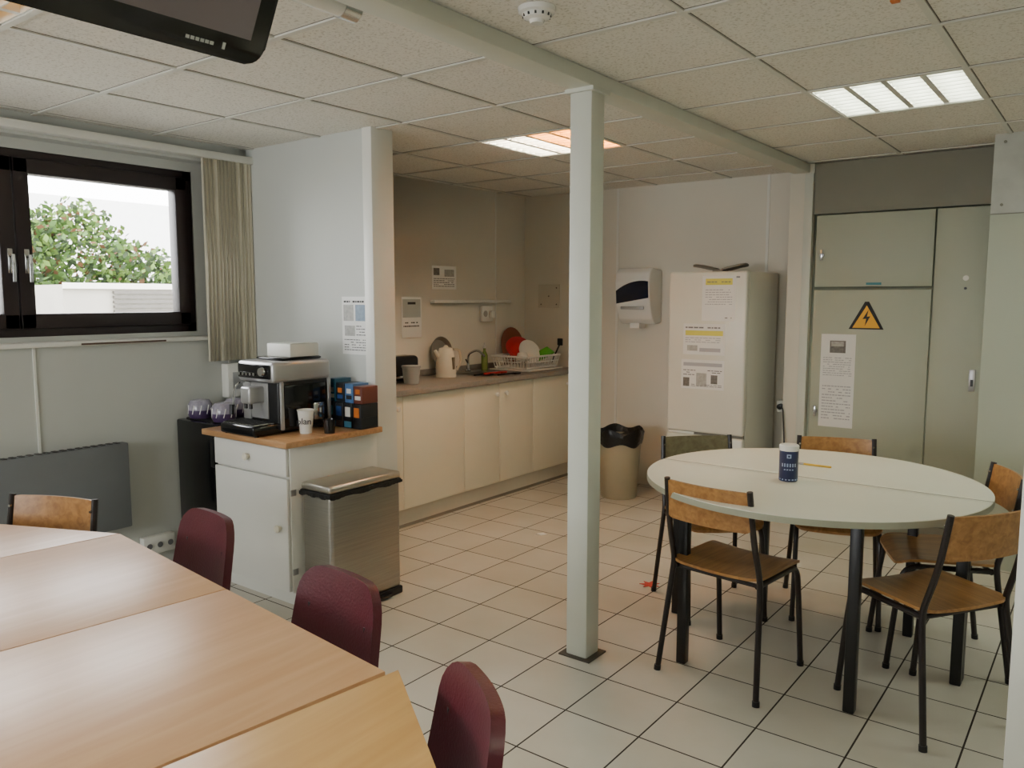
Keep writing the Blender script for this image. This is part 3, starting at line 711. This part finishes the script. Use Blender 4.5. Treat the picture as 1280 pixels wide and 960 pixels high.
# ------------------------------------------------------------ tv + screen case + detector
o=O('television'); B=Vector((-1.142,.827,1.872)); upv=Vector((.479,0,.878)); nn=Vector((.878,0,-.479)); al=Vector((0,-1,0))
Mt=Matrix((( al.x,upv.x,nn.x,B.x),(al.y,upv.y,nn.y,B.y),(al.z,upv.z,nn.z,B.z),(0,0,0,1)))
o.M=Mt; W,H=.74,.45
R=.03; poly=[]
for (px_,py_,a0) in ((W-R,R,-90),(W-R,H-R,0),(R,H-R,90),(R,R,180)):
    for k in range(7): a=math.radians(a0+15*k); poly.append((px_+R*math.cos(a),py_+R*math.sin(a)))
o.prism(poly,-.04,0,blackg,.004)
scr=M('tv_screen',(104,94,98),.1,var=.1,scale=1.5)
o.box(.03,W-.03,.038,H-.03,-.001,.0015,scr)
o.box(.10,W-.10,.08,H-.08,-.09,-.04,black,.01)
for k in range(6): o.box(.09+k*.008,.096+k*.008,.016,.021,.0,.0012,silver)
o.box(.07,.075,.014,.024,0,.0012,silver)
o.M=Matrix()
o.tube(fillet([(-1.10,.457,2.12),(-1.25,.457,2.18),(-1.25,.457,2.37)],.04),.02,silver,12); o.box(-1.32,-1.18,.387,.527,2.35,2.3745,silver,.003)
o.done()
o=O('projector_screen_case'); o.cyl((-1.835,-.5,2.335),(-1.835,1.60,2.335),.034,white_gl,24); o.cyl((-1.835,1.60,2.335),(-1.835,1.66,2.335),.037,chrome,24)
o.box(-1.86,-1.7855,1.3,1.34,2.34,2.3745,white); o.box(-1.86,-1.7855,-.3,-.26,2.34,2.3745,white); o.done()
o=O('smoke_detector'); o.lathe([(0,-.045),(.02,-.045),(.024,-.035),(.04,-.03),(.045,-.018),(.056,-.014),(.058,0)],(-1.469,2.06,HC-.001),white_gl,32)
for k in range(12):
    a=k*math.pi/6; o.box(-.003,.003,.037,.044,-.028,-.019,inkd,T=Matrix.Translation((-1.469,2.06,HC-.001))@Matrix.Rotation(a,4,'Z'))
o.done()
o=O('orange_clip'); o.box(-.60,-.575,2.62,2.645,HC-.012,HC-.002,orangep,.003); o.done()
# floor debris
lr=M('leaf_red',(190,60,46),.6)
o=O('fallen_red_leaf'); pts=[]
for k in range(14):
    a=2*math.pi*k/14; rr=.055 if k%2==0 else .026; pts.append((-1.888+rr*math.cos(a),3.69+rr*math.sin(a)))
o.prism(pts,.0,.003,lr); o.tube([(-1.888,3.69,.003),(-1.84,3.62,.004)],.002,lr,6); o.done()
o=O('paper_scrap'); o.prism([(-2.90,4.07),(-2.85,4.06),(-2.83,4.10),(-2.87,4.115)],.0,.003,paper); o.done()

# ------------------------------------------------------------ outside
o=O('outdoor_ground'); o.box(-30,-4.45,-15,20,-.3,-.05,M('asphalt',(150,148,140),.9,var=.1)); o.done(loc=(0,0,0))
o=O('garden_wall_building'); wb=M('render_white',(158,154,144),.8)
o.box(-9.4,-8.5,3.72,9,0,1.64,wb); o.box(-8.5,-8.46,3.72,9,1.60,1.66,M('coping',(215,212,204),.7)); 
for k in range(30): o.box(-8.5,-8.46,4.22,8.5,.1+k*.05,.128+k*.05,M('louver_grey',(84,80,74),.6))
o.done()
gl=[M('leaf_a',(56,84,28),.8),M('leaf_b',(82,108,40),.8),M('leaf_c',(88,58,30),.8),M('leaf_d',(32,50,18),.8)]
o=O('garden_tree')
o.tube([(-10.4,4.7,-.1),(-10.35,4.65,.8),(-10.3,4.7,1.5)],[.12,.1,.05],M('bark',(80,66,52),.9),10)
el=[((-10.2,4.6,1.72),(.7,.75,.95),3200),((-10.2,5.4,1.5),(.6,.7,.72),2400),((-10.1,3.95,1.65),(.6,.6,.88),2600),((-10.3,6.2,1.2),(.6,.7,.75),1200),((-10.0,4.9,.8),(.7,1.8,.7),1500),((-10.3,2.8,1.3),(.7,.8,.9),1200),((-10.4,1.6,1.3),(.7,.9,.8),900)]
for c,rr,nn_ in el:
    for k in range(nn_):
        d=Vector((random.gauss(0,1),random.gauss(0,1),random.gauss(0,1))).normalized()*random.uniform(.6,1.04)
        p=Vector((c[0]+d.x*rr[0],c[1]+d.y*rr[1],c[2]+d.z*rr[2]))
        a=Vector((random.uniform(-1,1),random.uniform(-1,1),random.uniform(-1,1))).normalized(); b_=a.orthogonal().normalized(); s1=random.uniform(.03,.06)
        o.quad([p+a*s1,p+b_*s1*.6,p-a*s1,p-b_*s1*.6],random.choices(gl,[4,4,1.3,3])[0])
o.done()
o=O('distant_building'); o.box(-24,-20,6.5,16,0,3.9,M('far_wall',(215,216,214),.9)); o.done()

# ------------------------------------------------------------ light
w=D.worlds.new('World'); C.scene.world=w; w.use_nodes=True
bg=w.node_tree.nodes['Background']; bg.inputs[0].default_value=(.98,.99,1,1); bg.inputs[1].default_value=16
def portal(loc,rot,sx,sy):
    l=D.lights.new('portal','AREA'); l.shape='RECTANGLE'; l.size=sx; l.size_y=sy; l.cycles.is_portal=True
    ob=D.objects.new('window_portal',l); ob.location=loc; ob.rotation_euler=rot; C.scene.collection.objects.link(ob)
for y0,y1 in ((.73,2.62),(-2.32,-.18)): portal((-4.41,(y0+y1)/2,1.765),(math.radians(90),0,math.radians(-90)),y1-y0,.91)
for a,b in NW_FILL: portal(((a+b)/2,YN-.21,1.585),(math.radians(90),0,0),b-a,1.27)

# ------------------------------------------------------------ camera
cam=D.cameras.new('camera'); cam.sensor_width=36; cam.lens=1000/1280*36; cam.clip_start=.05
co=D.objects.new('camera',cam); co.location=(0,0,1.5); co.rotation_euler=(math.radians(90-6.1),0,math.radians(37.2))
C.scene.collection.objects.link(co); C.scene.camera=co
